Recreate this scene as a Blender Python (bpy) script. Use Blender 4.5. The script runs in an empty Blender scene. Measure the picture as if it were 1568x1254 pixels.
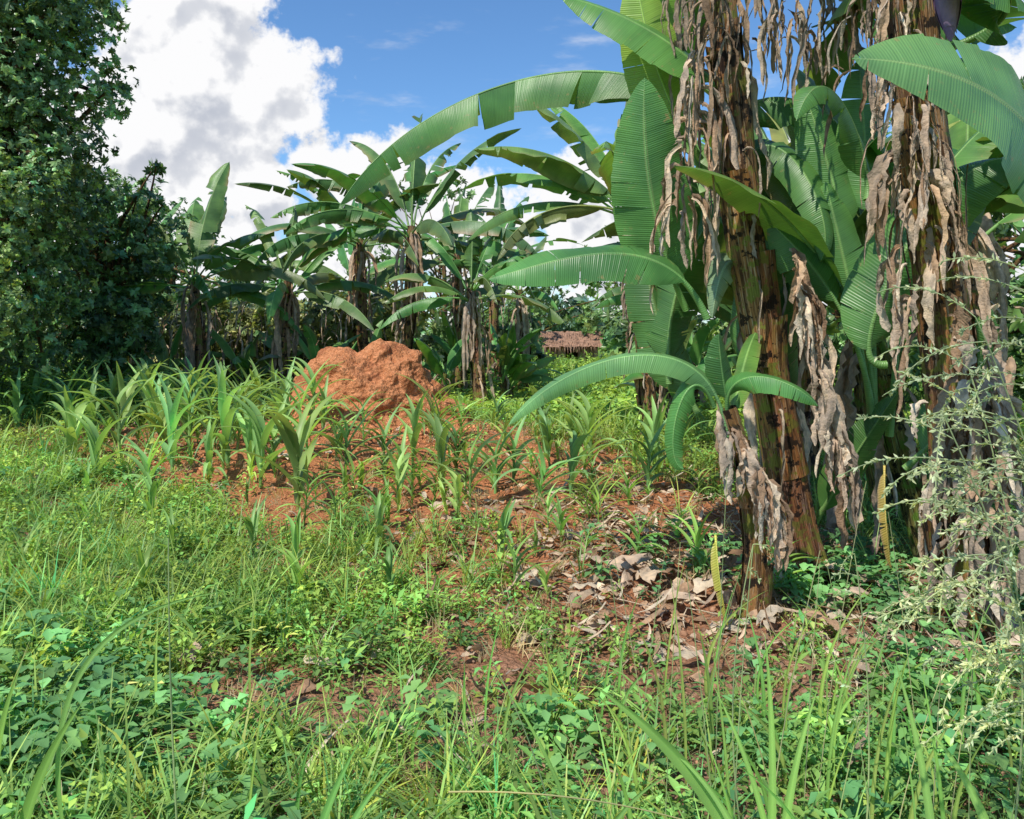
import bpy, math, numpy as np
from mathutils import noise as mn, Vector
rng=np.random.default_rng(11)
U=lambda a,b,n=None: rng.uniform(a,b,n)
def nz(v):
    v=np.asarray(v,float); return v/(np.linalg.norm(v,axis=-1,keepdims=True)+1e-9)
# ------------------------------------------------------------ mesh builder
class MB:
    def __init__(s): s.V=[];s.F=[];s.C=[];s.A=[];s.n=0
    def add(s,V,F,C,A):
        V=np.asarray(V,float).reshape(-1,3);k=len(V)
        C=np.asarray(C,float)
        if C.ndim==1: C=np.tile(C[None,:3],(k,1))
        s.V.append(V);s.F.append(np.asarray(F)+s.n);s.C.append(C.reshape(-1,3));s.A.append(np.asarray(A,float).reshape(-1,3));s.n+=k
    def grid(s,P,C,A,closed=False):
        n,m=P.shape[:2]
        s.add(P.reshape(-1,3),gridF(n,m,closed),C if np.ndim(C)==1 else np.asarray(C).reshape(-1,3),A)
    def inst(s,T,pos,R,sc,tint):
        V,F,A,B=T;N=len(pos);k=len(V)
        if N==0: return
        W=np.einsum('nij,kj->nki',R,V)*sc[:,None,None]+pos[:,None,:]
        Fs=(F[None]+(np.arange(N)*k)[:,None,None]).reshape(-1,4)
        C=tint[:,None,:]*B[None,:,None]
        AA=np.tile(A[None],(N,1,1)); AA[:,:,2]=U(0,1,N)[:,None]
        s.add(W,Fs,C.reshape(-1,3),AA)
    def obj(s,name,mat,parent=None,smooth=True):
        V=np.concatenate(s.V).astype(np.float32);F=np.concatenate(s.F).astype(np.int32)
        C=np.clip(np.concatenate(s.C),0,.85);A=np.concatenate(s.A).astype(np.float32)
        me=bpy.data.meshes.new(name)
        me.vertices.add(len(V));me.vertices.foreach_set('co',V.ravel())
        me.loops.add(F.size);me.loops.foreach_set('vertex_index',F.ravel())
        me.polygons.add(len(F));me.polygons.foreach_set('loop_start',np.arange(0,F.size,4,dtype=np.int32))
        me.update(calc_edges=True)
        if smooth: me.polygons.foreach_set('use_smooth',np.ones(len(F),bool))
        a=me.attributes.new('tint','FLOAT_COLOR','POINT')
        a.data.foreach_set('color',np.concatenate([C,np.ones((len(C),1))],1).astype(np.float32).ravel())
        a=me.attributes.new('luv','FLOAT_VECTOR','POINT');a.data.foreach_set('vector',A.ravel())
        me.materials.append(mat)
        o=bpy.data.objects.new(name,me);bpy.context.collection.objects.link(o)
        if parent: o.parent=parent
        return o
def empty(name):
    o=bpy.data.objects.new(name,None);bpy.context.collection.objects.link(o);return o
def gridF(n,m,closed=False):
    i=np.arange(n-1)[:,None];mm=m if closed else m-1
    j=np.arange(mm)[None];j2=(j+1)%m
    return np.stack([i*m+j,i*m+j2,(i+1)*m+j2,(i+1)*m+j],-1).reshape(-1,4)
# ------------------------------------------------------------ materials
def nodes(name):
    m=bpy.data.materials.new(name);m.use_nodes=True;nt=m.node_tree;nt.nodes.clear()
    return m,nt
def attr(nt,name,out):
    n=nt.nodes.new('ShaderNodeAttribute');n.attribute_name=name;return n.outputs[out]
def mth(nt,op,a,b=None,c=None,clamp=False):
    n=nt.nodes.new('ShaderNodeMath');n.operation=op;n.use_clamp=clamp
    for i,v in enumerate((a,b,c)):
        if v is None: continue
        if isinstance(v,(int,float)): n.inputs[i].default_value=v
        else: nt.links.new(v,n.inputs[i])
    return n.outputs[0]
def mix(nt,f,a,b,bt='MIX'):
    n=nt.nodes.new('ShaderNodeMix');n.data_type='RGBA';n.blend_type=bt
    for i,v in((0,f),(6,a),(7,b)):
        if isinstance(v,(int,float)): n.inputs[i].default_value=v
        elif isinstance(v,tuple): n.inputs[i].default_value=(*v,1)
        else: nt.links.new(v,n.inputs[i])
    return n.outputs[2]
def noise(nt,vec,scale,detail=4,rough=.6):
    n=nt.nodes.new('ShaderNodeTexNoise');n.inputs['Scale'].default_value=scale;n.inputs['Detail'].default_value=detail;n.inputs['Roughness'].default_value=rough
    if vec is not None: nt.links.new(vec,n.inputs['Vector'])
    return n.outputs[0]
def mrange(nt,v,a,b,c=0,d=1):
    n=nt.nodes.new('ShaderNodeMapRange');n.interpolation_type='SMOOTHSTEP'
    nt.links.new(v,n.inputs[0])
    for i,q in enumerate((a,b,c,d)): n.inputs[1+i].default_value=q
    return n.outputs[0]
def leafmat(name,rough=.45,trans=.3,vein=0,spec=.4,bump=.0,nscale=6,tcol=(1.3,1.2,.55),nd=2):
    m,nt=nodes(name);L=nt.links.new
    at=attr(nt,'tint','Color')
    geo=nt.nodes.new('ShaderNodeNewGeometry')
    nzv=noise(nt,geo.outputs['Position'],nscale,nd)
    col=mix(nt,1.0,at,mix(nt,mrange(nt,nzv,.3,.7),(.72,.75,.78),(1.26,1.22,1.15)),'MULTIPLY')
    p=nt.nodes.new('ShaderNodeBsdfPrincipled')
    h=None
    if vein:
        uv=attr(nt,'luv','Vector')
        sp=nt.nodes.new('ShaderNodeSeparateXYZ');L(uv,sp.inputs[0])
        ab=mth(nt,'ABSOLUTE',sp.outputs[0])
        ph=mth(nt,'ADD',mth(nt,'MULTIPLY',sp.outputs[1],vein),mth(nt,'MULTIPLY',ab,-4))
        st=mth(nt,'MULTIPLY_ADD',mth(nt,'SINE',ph),.5,.5)
        n1=nt.nodes.new('ShaderNodeTexNoise');n1.noise_dimensions='1D';L(mth(nt,'MULTIPLY',ph,.10),n1.inputs['W']);n1.inputs['Scale'].default_value=1;n1.inputs['Detail'].default_value=2
        f=mth(nt,'MULTIPLY_ADD',st,.35,mth(nt,'MULTIPLY',n1.outputs[0],.65))
        col=mix(nt,1.0,col,mix(nt,f,(.74,.78,.75),(1.22,1.18,1.2)),'MULTIPLY')
        sc_=noise(nt,geo.outputs['Position'],23,3,.7)
        scar=mth(nt,'MULTIPLY',mrange(nt,sc_,.60,.70),mrange(nt,ab,.3,1.0,.15,.8))
        col=mix(nt,scar,col,(.34,.27,.10))
        rib=mrange(nt,ab,.03,.08,1,0)
        col=mix(nt,mth(nt,'MULTIPLY',rib,.65),col,(.30,.40,.15))
        h=f
    elif bump: h=noise(nt,geo.outputs['Position'],60,2)
    if h is not None:
        bs=nt.nodes.new('ShaderNodeBump');bs.inputs['Strength'].default_value=bump;bs.inputs['Distance'].default_value=.005 if vein else .01
        L(h,bs.inputs['Height']);L(bs.outputs[0],p.inputs['Normal'])
    L(col,p.inputs['Base Color']);p.inputs['Roughness'].default_value=rough
    p.inputs['Specular IOR Level'].default_value=spec
    o=nt.nodes.new('ShaderNodeOutputMaterial')
    if trans>0:
        t=nt.nodes.new('ShaderNodeBsdfTranslucent');L(mix(nt,1.0,col,tcol,'MULTIPLY'),t.inputs[0])
        x=nt.nodes.new('ShaderNodeMixShader');x.inputs[0].default_value=trans;L(p.outputs[0],x.inputs[1]);L(t.outputs[0],x.inputs[2]);L(x.outputs[0],o.inputs[0])
    else: L(p.outputs[0],o.inputs[0])
    return m
M_ban=leafmat('banana_leaf',.36,.3,480,.5,.6,3)
M_weed=leafmat('weed_leaf',.55,.35,0,.3,0,2.2)
M_grass=leafmat('grass_blade',.45,.4,0,.4,0,2)
M_tree=leafmat('tree_leaf',.36,.32,0,.55,0,1.5)
M_dead=leafmat('dead_leaf',.85,.15,0,.1,.8,14,(1.1,.9,.7),3)
M_soilbit=leafmat('soil_clod',.95,0,0,.1,.6,12)
M_bud=leafmat('banana_bud',.5,0,0,.4,.3,12)
def stemmat():
    m,nt=nodes('banana_stem');L=nt.links.new
    at=attr(nt,'tint','Color');uv=attr(nt,'luv','Vector')
    mp=nt.nodes.new('ShaderNodeMapping');L(uv,mp.inputs[0]);mp.inputs['Scale'].default_value=(14,2.2,1)
    a=noise(nt,mp.outputs[0],1.6,5,.65)
    mp2=nt.nodes.new('ShaderNodeMapping');L(uv,mp2.inputs[0]);mp2.inputs['Scale'].default_value=(60,3,1)
    b=noise(nt,mp2.outputs[0],1.5,3,.6)
    geo=nt.nodes.new('ShaderNodeNewGeometry');c=noise(nt,geo.outputs['Position'],9,4,.65)
    col=mix(nt,mrange(nt,a,.40,.60),(.13,.065,.03),(.56,.29,.12))
    col=mix(nt,mrange(nt,b,.52,.66),col,(.58,.46,.33))
    col=mix(nt,mrange(nt,c,.53,.59),col,(.30,.32,.07))
    col=mix(nt,mrange(nt,c,.45,.41),col,(.05,.03,.02))
    col=mix(nt,1.0,col,mix(nt,b,(.5,.5,.5),(1.5,1.45,1.4)),'MULTIPLY')
    col=mix(nt,1.0,col,at,'MULTIPLY')
    bs=nt.nodes.new('ShaderNodeBump');bs.inputs['Strength'].default_value=1;bs.inputs['Distance'].default_value=.025;L(mth(nt,'ADD',a,b),bs.inputs['Height'])
    p=nt.nodes.new('ShaderNodeBsdfPrincipled');L(col,p.inputs['Base Color']);p.inputs['Roughness'].default_value=.65;p.inputs['Specular IOR Level'].default_value=.25;L(bs.outputs[0],p.inputs['Normal'])
    o=nt.nodes.new('ShaderNodeOutputMaterial');L(p.outputs[0],o.inputs[0]);return m
M_stem=stemmat()
def soilmat(name,c1,c2,mound=False):
    m,nt=nodes(name);L=nt.links.new
    geo=nt.nodes.new('ShaderNodeNewGeometry');pos=geo.outputs['Position']
    a=noise(nt,pos,1.3,4,.65);b=noise(nt,pos,14,5,.7);c=noise(nt,pos,70,2,.7)
    col=mix(nt,mrange(nt,b,.3,.7),c1,c2)
    if not mound:
        d=nt.nodes.new('ShaderNodeVectorMath');d.operation='DISTANCE';L(pos,d.inputs[0]);d.inputs[1].default_value=(-1.0,9.4,0)
        near=mrange(nt,d.outputs['Value'],3.2,7.5,1,0)
        col=mix(nt,near,col,mix(nt,b,(.34,.125,.055),(.62,.26,.12)))
        far=mrange(nt,d.outputs['Value'],7,16,0,1)
        col=mix(nt,far,col,mix(nt,a,(.13,.24,.05),(.24,.38,.09)))
    col=mix(nt,1.0,col,mix(nt,mrange(nt,c,.25,.75),(.6,.6,.6),(1.3,1.3,1.3)),'MULTIPLY')
    if mound: col=mix(nt,mrange(nt,a,.55,.68),col,mix(nt,b,(.30,.10,.045),(.46,.17,.08)))
    v=nt.nodes.new('ShaderNodeTexVoronoi');v.inputs['Scale'].default_value=22;L(pos,v.inputs['Vector'])
    h=mth(nt,'ADD',mth(nt,'ADD',b,mth(nt,'MULTIPLY',c,.4)),mth(nt,'MULTIPLY',v.outputs[0],.5))
    bs=nt.nodes.new('ShaderNodeBump');bs.inputs['Strength'].default_value=.95;bs.inputs['Distance'].default_value=.05;L(h,bs.inputs['Height'])
    p=nt.nodes.new('ShaderNodeBsdfPrincipled');L(col,p.inputs['Base Color']);p.inputs['Roughness'].default_value=.95;p.inputs['Specular IOR Level'].default_value=.1;L(bs.outputs[0],p.inputs['Normal'])
    o=nt.nodes.new('ShaderNodeOutputMaterial');L(p.outputs[0],o.inputs[0]);return m
M_ground=soilmat('ground_soil',(.19,.11,.07),(.38,.24,.16))
M_mound=soilmat('mound_soil',(.48,.175,.07),(.74,.32,.15),True)
# ------------------------------------------------------------ terrain
def n2(x,y,seed,freq):
    r=np.random.default_rng(seed);o=0
    for k in range(6):
        a=r.uniform(0,6.28);f=freq*r.uniform(.6,1.8);c,s=math.cos(a),math.sin(a)
        o=o+np.sin(f*(x*c+y*s)+r.uniform(0,6.28)+1.4*np.sin(f*.8*(x*s-y*c)+r.uniform(0,6.28)))
    return o/3.2
MX,MY=-2.05,11.3
def H(x,y):
    h=.022*n2(x,y,1,6)+.04*n2(x,y,2,1.3)
    h=h+.34*np.exp(-(((x-MX-.2)/2.1)**2+((y-MY+.6)/2.0)**2))
    h=h+.3*np.clip((-x-3)/6,0,1)*np.clip((y-6)/5,0,1)
    return h*np.clip(1.6-np.hypot(x,y)/90,0,1)
def Hs(x,y): return float(H(np.array(float(x)),np.array(float(y))))
def soil(x,y):
    s=0
    for cx,cy,r,a in((-1.6,9.9,2.4,1.5),(-.1,7.8,1.9,1.35),(1.2,6.4,1.3,1.1),(.4,5.5,.9,.7),(.95,3.75,.5,1.0),(-.05,3.7,.4,.8),(-1.2,3.45,.4,.75),(.25,3.0,.4,.5),(-4.2,11.2,1.8,1.0),(1.8,4.9,1.1,1.1),(2.3,3.9,.7,.8),(.9,4.9,.7,.8),(-3.0,8.6,1.2,.95),(-.6,4.4,.4,.4),(-1.5,7.2,.7,.6)):
        s=s+a*np.exp(-((x-cx)**2+(y-cy)**2)/(r*r))
    return s
def cover(x,y): return np.clip(1.10-1.05*soil(x,y)+.42*n2(x,y,5,2.2)+.35*n2(x,y,6,6),0.03,1)
def axis(lo,hi,step,far,k=22):
    c=np.arange(lo,hi+step/2,step);e=np.geomspace(step*3,far,k)
    return np.concatenate([lo-e[::-1],c,hi+e])
gx=axis(-9,9,.07,400);gy=axis(-1,17,.07,400)
X,Y=np.meshgrid(gx,gy);Z=H(X,Y)
inn=(np.abs(X)<9)&(Y<17)&(Y>-1)
Z=Z+inn*(.012*n2(X,Y,8,25)+.010*n2(X,Y,9,48))
g=MB();P=np.stack([X,Y,Z],-1);g.grid(P,np.array([1,1,1.]),np.zeros((P.size//3,3)));g.obj('ground',M_ground)
def fbm(p,s,o=5): return mn.fractal(Vector(p)*s,.9,2.1,o)
mnd=MB();nt_,nr=260,120;P=np.zeros((nr,nt_,3))
prof=[(0,1.6,-.1),(.2,1.22,.16),(.4,.97,.45),(.6,.83,.76),(.75,.74,.94),(.88,.52,1.04),(1,.0,1.10)]
ts=[p[0] for p in prof]
for i in range(nr):
    t=i/(nr-1);R=np.interp(t,ts,[p[1] for p in prof]);z=np.interp(t,ts,[p[2] for p in prof])
    for j in range(nt_):
        a=2*math.pi*j/nt_
        rr=R*(1+.10*math.sin(2*a+1)+.09*math.sin(3*a+.4))
        p=np.array([rr*math.cos(a),rr*math.sin(a)*.9,z])
        d=fbm((p[0],p[1],p[2]+9),1.7,3)*.15+fbm((p[0]+5,p[1],p[2]),5,3)*.055+fbm((p[0],p[1]+3,p[2]),15,2)*.02
        lift=t*t*(.13*math.exp(-((p[0]-.38)**2+p[1]**2)/.09)+.15*math.exp(-((p[0]+.42)**2+(p[1]+.1)**2)/.07)-.08*math.exp(-((p[0]+.05)**2)/.02))
        P[i,j]=p+nz([math.cos(a)*min(1,R*2),math.sin(a)*min(1,R*2),.2+t*t])*d+np.array([0,0,lift])
P=P+np.array([MX,MY,.17]);mnd.grid(P,np.array([1,1,1.]),np.zeros((nr*nt_,3)),True);mnd.obj('termite_mound',M_mound)
# ------------------------------------------------------------ templates
def blade(az,p0,L,W,droop,n=5,m=3,base=(0,0,0),fold=.35,shape='leaf',twist=0):
    t=np.linspace(0,1,n);p=p0-droop*t
    d=np.stack([np.cos(az+twist*t)*np.cos(p),np.sin(az+twist*t)*np.cos(p),np.sin(p)],-1)
    pts=np.zeros((n,3));pts[1:]=np.cumsum((d[1:]+d[:-1])/2,0)*L/(n-1);pts+=np.asarray(base)
    sd=np.stack([-np.sin(az+twist*t),np.cos(az+twist*t),0*t],-1);nr=-np.cross(d,sd)
    nr=np.where(nr[:,2:3]<0,-nr,nr)
    if shape=='leaf': w=W*np.sin(np.pi*np.clip(t*.94+.03,0,1)**.8)
    elif shape=='grass': w=W*(1-t**2.2)*np.minimum(1,.5+t*4)+.0006
    else: w=W*np.ones(n)
    s=np.linspace(-1,1,m) if m>2 else np.array([-1,1.])
    Pp=pts[:,None]+s[None,:,None]*sd[:,None]*w[:,None,None]*math.cos(fold)+np.abs(s)[None,:,None]*nr[:,None]*w[:,None,None]*math.sin(fold)
    A=np.stack([np.tile(s,(n,1)),np.tile((t*L)[:,None],(1,m)),0*np.tile(s,(n,1))],-1)
    return Pp.reshape(-1,3),gridF(n,m),A.reshape(-1,3)
def tmpl(parts):
    V=[];F=[];A=[];B=[];k=0
    for (v,f,a),b in parts:
        V.append(v);F.append(f+k);A.append(a);B.append(np.full(len(v),b)*np.ones(len(v)));k+=len(v)
    return np.concatenate(V),np.concatenate(F),np.concatenate(A),np.concatenate(B)
def tubeg(pts,rad,k=6):
    pts=np.asarray(pts,float);n=len(pts);rad=np.broadcast_to(rad,(n,))
    T=nz(np.gradient(pts,axis=0));ref=np.array([0,1.,.0]) if abs(T[:,1]).mean()<.8 else np.array([1.,0,0])
    s=nz(np.cross(T,ref));u=np.cross(s,T);a=np.arange(k)*2*np.pi/k
    P=pts[:,None]+rad[:,None,None]*(np.cos(a)[None,:,None]*s[:,None]+np.sin(a)[None,:,None]*u[:,None])
    ln=np.concatenate([[0],np.cumsum(np.linalg.norm(np.diff(pts,axis=0),axis=1))])
    A=np.stack([np.tile(a/6.28,(n,1)),np.tile(ln[:,None],(1,k)),np.ones((n,k))],-1)
    return P,A
def tube_part(pts,rad,k=4):
    P,A=tubeg(pts,rad,k);n=len(pts);return P.reshape(-1,3),gridF(n,k,True),A.reshape(-1,3)
def weed(nl=14,h=.16,L=.05,spread=.05,wr=.3):
    ps=[]
    for i in range(nl):
        z=U(.15,1)*h;a=U(0,6.28);r=U(0,spread)
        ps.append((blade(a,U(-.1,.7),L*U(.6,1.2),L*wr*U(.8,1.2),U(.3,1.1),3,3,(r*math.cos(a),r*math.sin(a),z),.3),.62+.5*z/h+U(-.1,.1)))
    for i in range(3):
        a=U(0,6.28);ps.append((blade(a,1.2,h*.9,.0025,.3,3,2,(0,0,0),0,'x'),.8))
    return tmpl(ps)
def tuft(nb=14,L=.28,W=.004,sp=.03,droop=1.2):
    ps=[]
    for i in range(nb):
        a=U(0,6.28);ps.append((blade(a,U(.7,1.45),L*U(.5,1.2),W*U(.7,1.3),U(.3,1)*droop,5,2,(U(-sp,sp),U(-sp,sp),0),0,'grass'),U(.75,1.2)))
    return tmpl(ps)
def corn(h=.35,L=.6):
    ps=[(tube_part([(0,0,0),(0,0,h*.6),(0.01,0,h)],[.013,.010,.005],5),.9)];a0=U(0,3.14)
    nl=8
    for i in range(nl):
        f=i/(nl-1);a=a0+math.pi*(i%2)+U(-.4,.4)
        ps.append((blade(a,U(1.0,1.38)+.12*f,L*(.6+.4*math.sin(math.pi*(f*.8+.15)))*U(.85,1.1),.030*U(.8,1.2),U(1.1,2.7)-(.8*f),13,3,(0,0,h*(.12+.88*f)),.45,'grass',U(-.6,.6)),U(.72,1.3)))
    return tmpl(ps)
def rosette(nl=7,L=.13,W=.03,up=.5):
    return tmpl([(blade(i*2.4+U(-.3,.3),U(up-.5,up+.5),L*U(.75,1.15),W*U(.8,1.2),U(.2,.9),4,3,(0,0,U(-.3,.1)*L),.25),U(.6,1.35)) for i in range(nl)])
WE=[weed(16,.11,.036,.06,.32),weed(14,.15,.042,.06,.3),weed(20,.08,.026,.07,.38),weed(13,.14,.06,.05,.17),weed(22,.17,.032,.07,.3)]
WB=[weed(16,.2,.075,.09,.34),weed(14,.23,.085,.09,.3)]
TU=[tuft(18,.24,.003),tuft(14,.32,.0036),tuft(20,.17,.0026,.05),tuft(10,.38,.006,.03,1.6)]
CO=[corn(.3,.55),corn(.38,.62),corn(.25,.5),corn(.42,.6),corn(.34,.68),corn(.36,.55),corn(.28,.62)]
def rotz(n,tilt=.15):
    a=U(0,6.28,n);c,s=np.cos(a),np.sin(a);R=np.zeros((n,3,3));R[:,0,0]=c;R[:,0,1]=-s;R[:,1,0]=s;R[:,1,1]=c;R[:,2,2]=1
    b=rng.normal(0,tilt,n);cb,sb=np.cos(b),np.sin(b);Q=np.zeros((n,3,3));Q[:,0,0]=1;Q[:,1,1]=cb;Q[:,1,2]=-sb;Q[:,2,1]=sb;Q[:,2,2]=cb
    return R@Q
def basis(nrm):
    n=len(nrm);r=nz(rng.normal(size=(n,3)));x=nz(np.cross(r,nrm));y=np.cross(nrm,x);return np.stack([x,y,nrm],-1)
def pts_in(y0,y1,dens,marg=1.0,slope=.72):
    A=(y1-y0)*2*(slope*(y1)+marg);n=int(A*dens)
    y=U(y0,y1,n);x=U(-1,1,n)*(slope*y1+marg);k=np.abs(x)<slope*y+marg;return x[k],y[k]
def tints(n,base,var=.2,hue=.15):
    b=np.asarray(base);f=np.exp(rng.normal(0,var,n))[:,None];h=rng.normal(0,hue,n)
    return np.clip(b[None]*f*np.stack([1+h,1+h*.2,1-h*.3],-1),.002,.9)
# ------------------------------------------------------------ ground vegetation
wd=MB();gr=MB()
for y0,y1,dn,sc in((1.3,5,220,1.0),(5,9,125,1.2),(9,16,55,1.6),(16,36,9,3.2)):
    x,y=pts_in(y0,y1,dn);k=U(0,1,len(x))<cover(x,y)*np.clip(.8+.5*n2(x,y,21,1.7),.2,1);x,y=x[k],y[k]
    z=H(x,y);ti=rng.integers(0,len(WE),len(x));zone=n2(x,y,22,1.1)
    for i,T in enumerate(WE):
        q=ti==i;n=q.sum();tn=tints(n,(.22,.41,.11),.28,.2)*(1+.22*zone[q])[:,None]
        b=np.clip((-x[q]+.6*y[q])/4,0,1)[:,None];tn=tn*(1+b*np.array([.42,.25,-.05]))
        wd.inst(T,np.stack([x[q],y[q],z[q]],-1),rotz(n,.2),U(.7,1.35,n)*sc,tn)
for y0,y1,dn,sc in((1.3,5,180,1.0),(5,9,110,1.1),(9,16,40,1.4),(16,36,4,2.5)):
    x,y=pts_in(y0,y1,dn);k=U(0,1,len(x))<cover(x,y)**1.5*np.clip(.5+.9*n2(x,y,31,1.5)+.22*(x<-1.2),.12,1);x,y=x[k],y[k]
    z=H(x,y);ti=rng.integers(0,len(TU),len(x))
    for i,T in enumerate(TU):
        q=ti==i;n=q.sum();gr.inst(T,np.stack([x[q],y[q],z[q]],-1),rotz(n,.15),U(.55,1.2,n)*sc,tints(n,(.31,.48,.12),.25,.25))
x,y=pts_in(2,12,14,.6);n=len(x);gr.inst(TU[2],np.stack([x,y,H(x,y)],-1),rotz(n,.5),U(.5,1.0,n),tints(n,(.50,.42,.24),.2,.05))
for cx,cy,r,n in((-1.9,3.0,.75,230),(-2.6,4.0,.6,60),(2.6,4.6,.9,110),(1.2,2.6,.6,25),(-4.4,7.5,1.2,90),(1.7,3.2,.6,40),(-.4,2.8,.7,35),(2.2,4.9,.6,60),(1.6,5.3,.8,60)):
    x=rng.normal(cx,r*.6,n);y=np.abs(rng.normal(cy,r*.5,n))
    for i,T in enumerate(WB):
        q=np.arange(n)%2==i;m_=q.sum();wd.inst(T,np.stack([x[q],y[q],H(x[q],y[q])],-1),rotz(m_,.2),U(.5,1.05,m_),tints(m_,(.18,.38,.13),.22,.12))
x=U(-1.5,8,1500);y=U(12.5,26,1500)
wd.inst(WB[0],np.stack([x,y,H(x,y)],-1),rotz(1500,.2),U(1.1,2.1,1500),tints(1500,(.36,.56,.11),.18,.12))
x=U(-10,-6,500);y=U(12.5,17,500)
wd.inst(WB[1],np.stack([x,y,H(x,y)],-1),rotz(500,.2),U(1.1,2.4,500),tints(500,(.32,.52,.11),.15,.1))
wd.obj('weeds',M_weed);gr.obj('grass',M_grass)
cpos=[(-6.9,12.6),(-6.2,12.1),(-5.7,12.9),(-5.2,11.6),(-4.7,12.3),(-4.2,11.5),(-3.9,12.4),(-3.5,11.6),(-3.2,12.2),(-5.5,10.3),(-4.4,8.9),(-3.7,8.5),(-4.9,9.8),(-4.0,10.2),(-3.3,9.7),(-3.0,10.4),(-2.7,9.4),(-2.5,10.1),(-2.9,8.6),(-2.3,8.9),(-3.5,7.7),(-3.0,7.9),(-2.4,7.7),(-2.0,8.6),(-1.6,9.2),(-1.7,8.2),(-1.2,8.8),(-1.5,7.3),(-1.0,7.6),(-1.9,6.9),(-.9,9.4),(-.5,8.4),(-.35,7.2),(-.9,6.9),(.25,7.0),(.1,8.1),(.7,8.3),(.5,9.4),(1.0,9.0),(1.5,8.8),(1.25,7.6),(-.7,10.4),(-.3,11),(.3,10.5),(.9,10.6),(-.5,6.3),(.2,6.2),(-1.3,6.1),(-.2,5.4),(-6.8,10.8),(-7.4,11.6),(1.8,10.2),(2.4,11.5),(-5.0,12.9),(-3.8,13.2),(-2.9,12.9),(-.95,5.6),(-1.75,5.6),(-3.6,11.0),(-4.5,11.0),(-5.0,11.0),(-5.6,11.5),(-6.3,11.4),(-3.2,11.1),(-4.3,12.0),(-5.2,12.3),(-3.9,9.5),(-4.5,10.3),(-3.4,9.1),(-2.8,9.9),(-2.2,9.7),(-4.1,7.9),(-2.7,8.2),(-2.0,7.9),(-3.9,11.9),(-4.9,13.4),(-5.9,13.3),(-6.9,13.4),(-1.1,9.9),(-.1,9.6),(.6,7.6),(1.9,9.4),(1.6,8.0),(-4.1,12.8),(-4.6,11.5),(-5.4,12.0),(-6.0,12.6),(-3.4,12.9),(-6.5,12.9),(-7.6,12.9),(-7.2,12.2),(-5.9,10.9),(-3.1,9.2),(-4.8,9.0),(-5.2,9.4),(-3.6,10.5),(-4.3,9.7),(-2.5,8.4),(-1.4,8.5),(-.7,7.8),(-.1,7.7),(.45,8.7)]
for i,(cx,cy) in enumerate(cpos):
    cx+=U(-.12,.12);cy+=U(-.12,.12)
    c=MB();T=CO[i%7];s=U(.75,1.2)*(1.42 if cx<-1.8 else 1.12)*(.65 if cy<6.6 else 1)
    c.inst(T,np.array([[cx,cy,Hs(cx,cy)]]),rotz(1,.08),np.array([s]),tints(1,(.30,.51,.17),.18,.14))
    c.obj('maize_plant',M_grass)
sd=MB();x,y=pts_in(4.6,13.5,3.6,0,.55);k=(x<1.8)&(U(0,1,len(x))<.8);x,y=x[k],y[k];n=len(x)
for i in range(5):
    q=np.arange(n)%5==i;m_=q.sum();sd.inst(CO[i],np.stack([x[q],y[q],H(x[q],y[q])],-1),rotz(m_,.1),U(.3,.7,m_),tints(m_,(.30,.50,.13),.15,.1))
sd.obj('maize_seedlings',M_grass)
def clod():
    n,m=5,7;P=np.zeros((n,m,3))
    for i in range(n):
        ph=math.pi*(i+.15)/(n-.7)
        for j in range(m):
            a=j*6.283/m;r=U(.7,1.15);P[i,j]=[r*math.sin(ph)*math.cos(a),r*math.sin(ph)*math.sin(a),.7*r*math.cos(ph)]
    return P.reshape(-1,3),gridF(n,m,True),np.zeros((n*m,3)),np.ones(n*m)
CL=[clod() for _ in range(5)]
cl=MB();x,y=pts_in(2.2,14,150,.5);k=U(0,1,len(x))<np.clip(soil(x,y),0,1)*.8;x,y=x[k],y[k]
th=U(0,6.28,2600);rr=rng.normal(1.4,.5,2600);x=np.concatenate([x,MX+rr*np.cos(th)]);y=np.concatenate([y,MY+rr*np.sin(th)*.9]);n=len(x)
red=np.exp(-(((x+1.2)/4.2)**2+((y-9.6)/4.0)**2))[:,None]
tc=tints(n,(.30,.18,.12),.22,.05)*(1-red)+tints(n,(.62,.26,.12),.2,.05)*red
for i in range(5):
    q=np.arange(n)%5==i;m_=q.sum();cl.inst(CL[i],np.stack([x[q],y[q],H(x[q],y[q])+.005],-1),basis(nz(rng.normal(size=(m_,3)))),np.exp(rng.normal(-4.4,.5,m_)),tc[q])
cl.obj('soil_clods',M_soilbit,smooth=False)
def dryT(L=.12,W=.02):
    v,f,a=blade(0,U(-.1,.4),L,W*U(.7,1.4),U(-.6,.9),7,4,(-L/2,0,0),U(-.6,.7),'leaf',U(-1.2,1.2));v=v+rng.normal(0,W*.18,v.shape);return v,f,a,np.clip(rng.normal(1,.12,len(v)),.6,1.3)
DT=[dryT(.14,.02),dryT(.22,.010),dryT(.3,.008),dryT(.10,.025),dryT(.1,.008),dryT(.18,.035)]
lt=MB();x,y=pts_in(2.3,13,170,.3)
def litter(x,y):
    s=0
    for cx,cy,r,a in((1.15,5.2,.8,1.4),(1.2,6.6,.8,.8),(1.9,4.9,.9,1.2),(.3,6.0,1.1,.25),(2.3,4,.6,.9),(.8,4.3,.5,.4),(.4,5.1,.7,.4),(.8,7.8,1.0,.2),(0,3.5,1.2,.12)): s=s+a*np.exp(-((x-cx)**2+(y-cy)**2)/(r*r))
    return s+.05
k=U(0,1,len(x))<litter(x,y);x,y=x[k],y[k];n=len(x)
pal=np.array([(.62,.47,.33),(.46,.30,.19),(.70,.58,.43),(.34,.21,.13),(.55,.41,.30)])
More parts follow.
